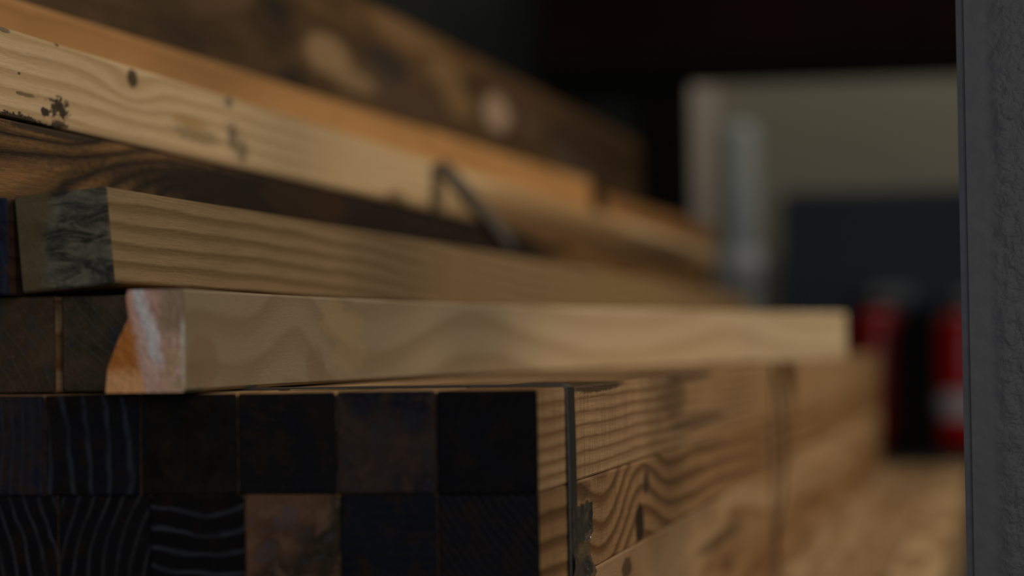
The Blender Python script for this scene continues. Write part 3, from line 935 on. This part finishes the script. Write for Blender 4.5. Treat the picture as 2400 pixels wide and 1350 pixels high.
M_navy = plain('navy_steel', (0.030, 0.046, 0.068), 0.5, var=0.2, scale=3)
cx0 = at_y(1828, 500, 7.0).x
cz1 = at_y(2000, 446, 7.0).z
cb = bpy.data.objects.new('steel_cabinet', None)
COL.objects.link(cb)
cb.location = (cx0 + 0.5, 7.2, 0)
tag(cb, 'navy steel cabinet standing against the beige wall', 'cabinet')
box('body', -0.5, 0.5, -0.18, 0.22, 0.06, cz1, M_navy, cb, 0.006)
box('plinth', -0.48, 0.48, -0.16, 0.2, 0, 0.06, M_black, cb)
for sgn in (-1, 1):
    d = box('door', 0.004 if sgn > 0 else -0.494, 0.494 if sgn > 0 else -0.004, -0.2, -0.181, 0.09, cz1 - 0.03, M_navy, cb, 0.003)
    hd = box('handle', sgn * 0.25 - 0.21 * sgn - 0.008, sgn * 0.25 - 0.21 * sgn + 0.008, -0.04, -0.012, 0.5, 0.64, M_pipe, d)
    hd.location = (-sgn * 0.2, -0.022, 0.55)

# bench with extinguishers
BY = 6.05
bz = at_y(2150, 1066, BY - 0.12).z
M_bench = plain('dark_bench', (0.035, 0.028, 0.022), 0.6, var=0.4)
be = bpy.data.objects.new('work_bench', None)
COL.objects.link(be)
be.location = (at_y(2150, 900, BY).x, BY, 0)
tag(be, 'dark wooden work bench beyond the timber stack', 'bench')
box('bench_top', -0.35, 0.85, -0.25, 0.25, bz - 0.04, bz, M_bench, be, 0.004)
for xx in (-0.30, 0.80):
    for yy in (-0.2, 0.2):
        box('leg', xx - 0.03, xx + 0.03, yy - 0.03, yy + 0.03, 0, bz - 0.04, M_bench, be)
M_red = plain('red_enamel', (0.55, 0.002, 0.003), 0.3, var=0.15, scale=6, spec=0.5)
M_label = plain('white_label', (0.62, 0.58, 0.60), 0.6, var=0.1)
M_blk = plain('black_plastic', (0.004, 0.0032, 0.003), 0.6, var=0.2, spec=0.08)
M_silver = plain('silver_valve', (0.22, 0.21, 0.20), 0.4, metal=0.5, var=0.1)
K = BY / FPX

def extinguisher(cxp, rpx, ytop, lab_y, label):
    """cxp: photo column of its axis; rpx radius in pixels; ytop: photo row of the shoulder"""
    c = at_y(cxp, 900, BY)
    R = rpx * K
    e = bpy.data.objects.new('fire_extinguisher', None)
    COL.objects.link(e)
    e.location = (c.x, BY, bz)
    tag(e, label, 'extinguisher', 'red extinguishers on the bench')
    H = at_y(cxp, ytop, BY).z - bz
    lathe('cylinder', [(R * 0.9, 0), (R, 0.012), (R, H - R * 0.7), (R * 0.93, H - R * 0.4), (R * 0.7, H - R * 0.12), (R * 0.32, H)], M_red, e)
    lathe('skirt', [(R * 1.0, 0.0), (R * 1.03, 0.002), (R * 1.03, 0.018), (R * 1.0, 0.02)], M_blk, e)
    if lab_y:
        z0, z1 = at_y(cxp, lab_y[1], BY).z - bz, at_y(cxp, lab_y[0], BY).z - bz
        lathe('label_band', [(R * 1.005, z0), (R * 1.012, z0 + 0.001), (R * 1.012, z1 - 0.001), (R * 1.005, z1)], M_label, e)
    lathe('valve', [(R * 0.34, H - 0.002), (R * 0.34, H + 0.012), (R * 0.5, H + 0.014), (R * 0.5, H + 0.034), (R * 0.3, H + 0.038)], M_silver, e)
    lv = box('lever', -0.012, 0.085, -0.012, 0.012, H + 0.036, H + 0.046, M_silver, e, 0.002)
    lv2 = box('lever', -0.012, 0.075, -0.012, 0.012, H + 0.02, H + 0.028, M_silver, e, 0.002)
    tube('hose', [(-R * 0.4, 0, H + 0.022), (-R * 0.9, -R * 0.3, H + 0.02), (-R * 1.16, -R * 0.45, H - 0.04), (-R * 1.10, -R * 0.5, H * 0.5), (-R * 1.06, -R * 0.5, H * 0.25)], 0.009, M_blk, e)
    return e
extinguisher(2060, 56, 722, None, 'red extinguisher without a label on the bench, beside the black canister')
extinguisher(2262, 66, 730, (916, 980), 'red extinguisher with a white label band on the bench')

cn = bpy.data.objects.new('canister', None)
COL.objects.link(cn)
c = at_y(2150, 900, BY - 0.14)
cn.location = (c.x, BY - 0.14, bz)
tag(cn, 'black plastic canister standing between the red extinguishers', 'canister')
ch_ = at_y(2150, 745, BY - 0.14).z - bz
box('body', -0.044, 0.044, -0.09, 0.09, 0, ch_, M_blk, cn, 0.012)
lathe('cap', [(0.02, ch_ - 0.002), (0.02, ch_ + 0.02), (0.016, ch_ + 0.024)], M_blk, cn, (0, -0.05, 0))
tube('handle', [(0, -0.02, ch_ - 0.004), (0, -0.01, ch_ + 0.025), (0, 0.05, ch_ + 0.03), (0, 0.07, ch_ - 0.004)], 0.008, M_blk, cn)
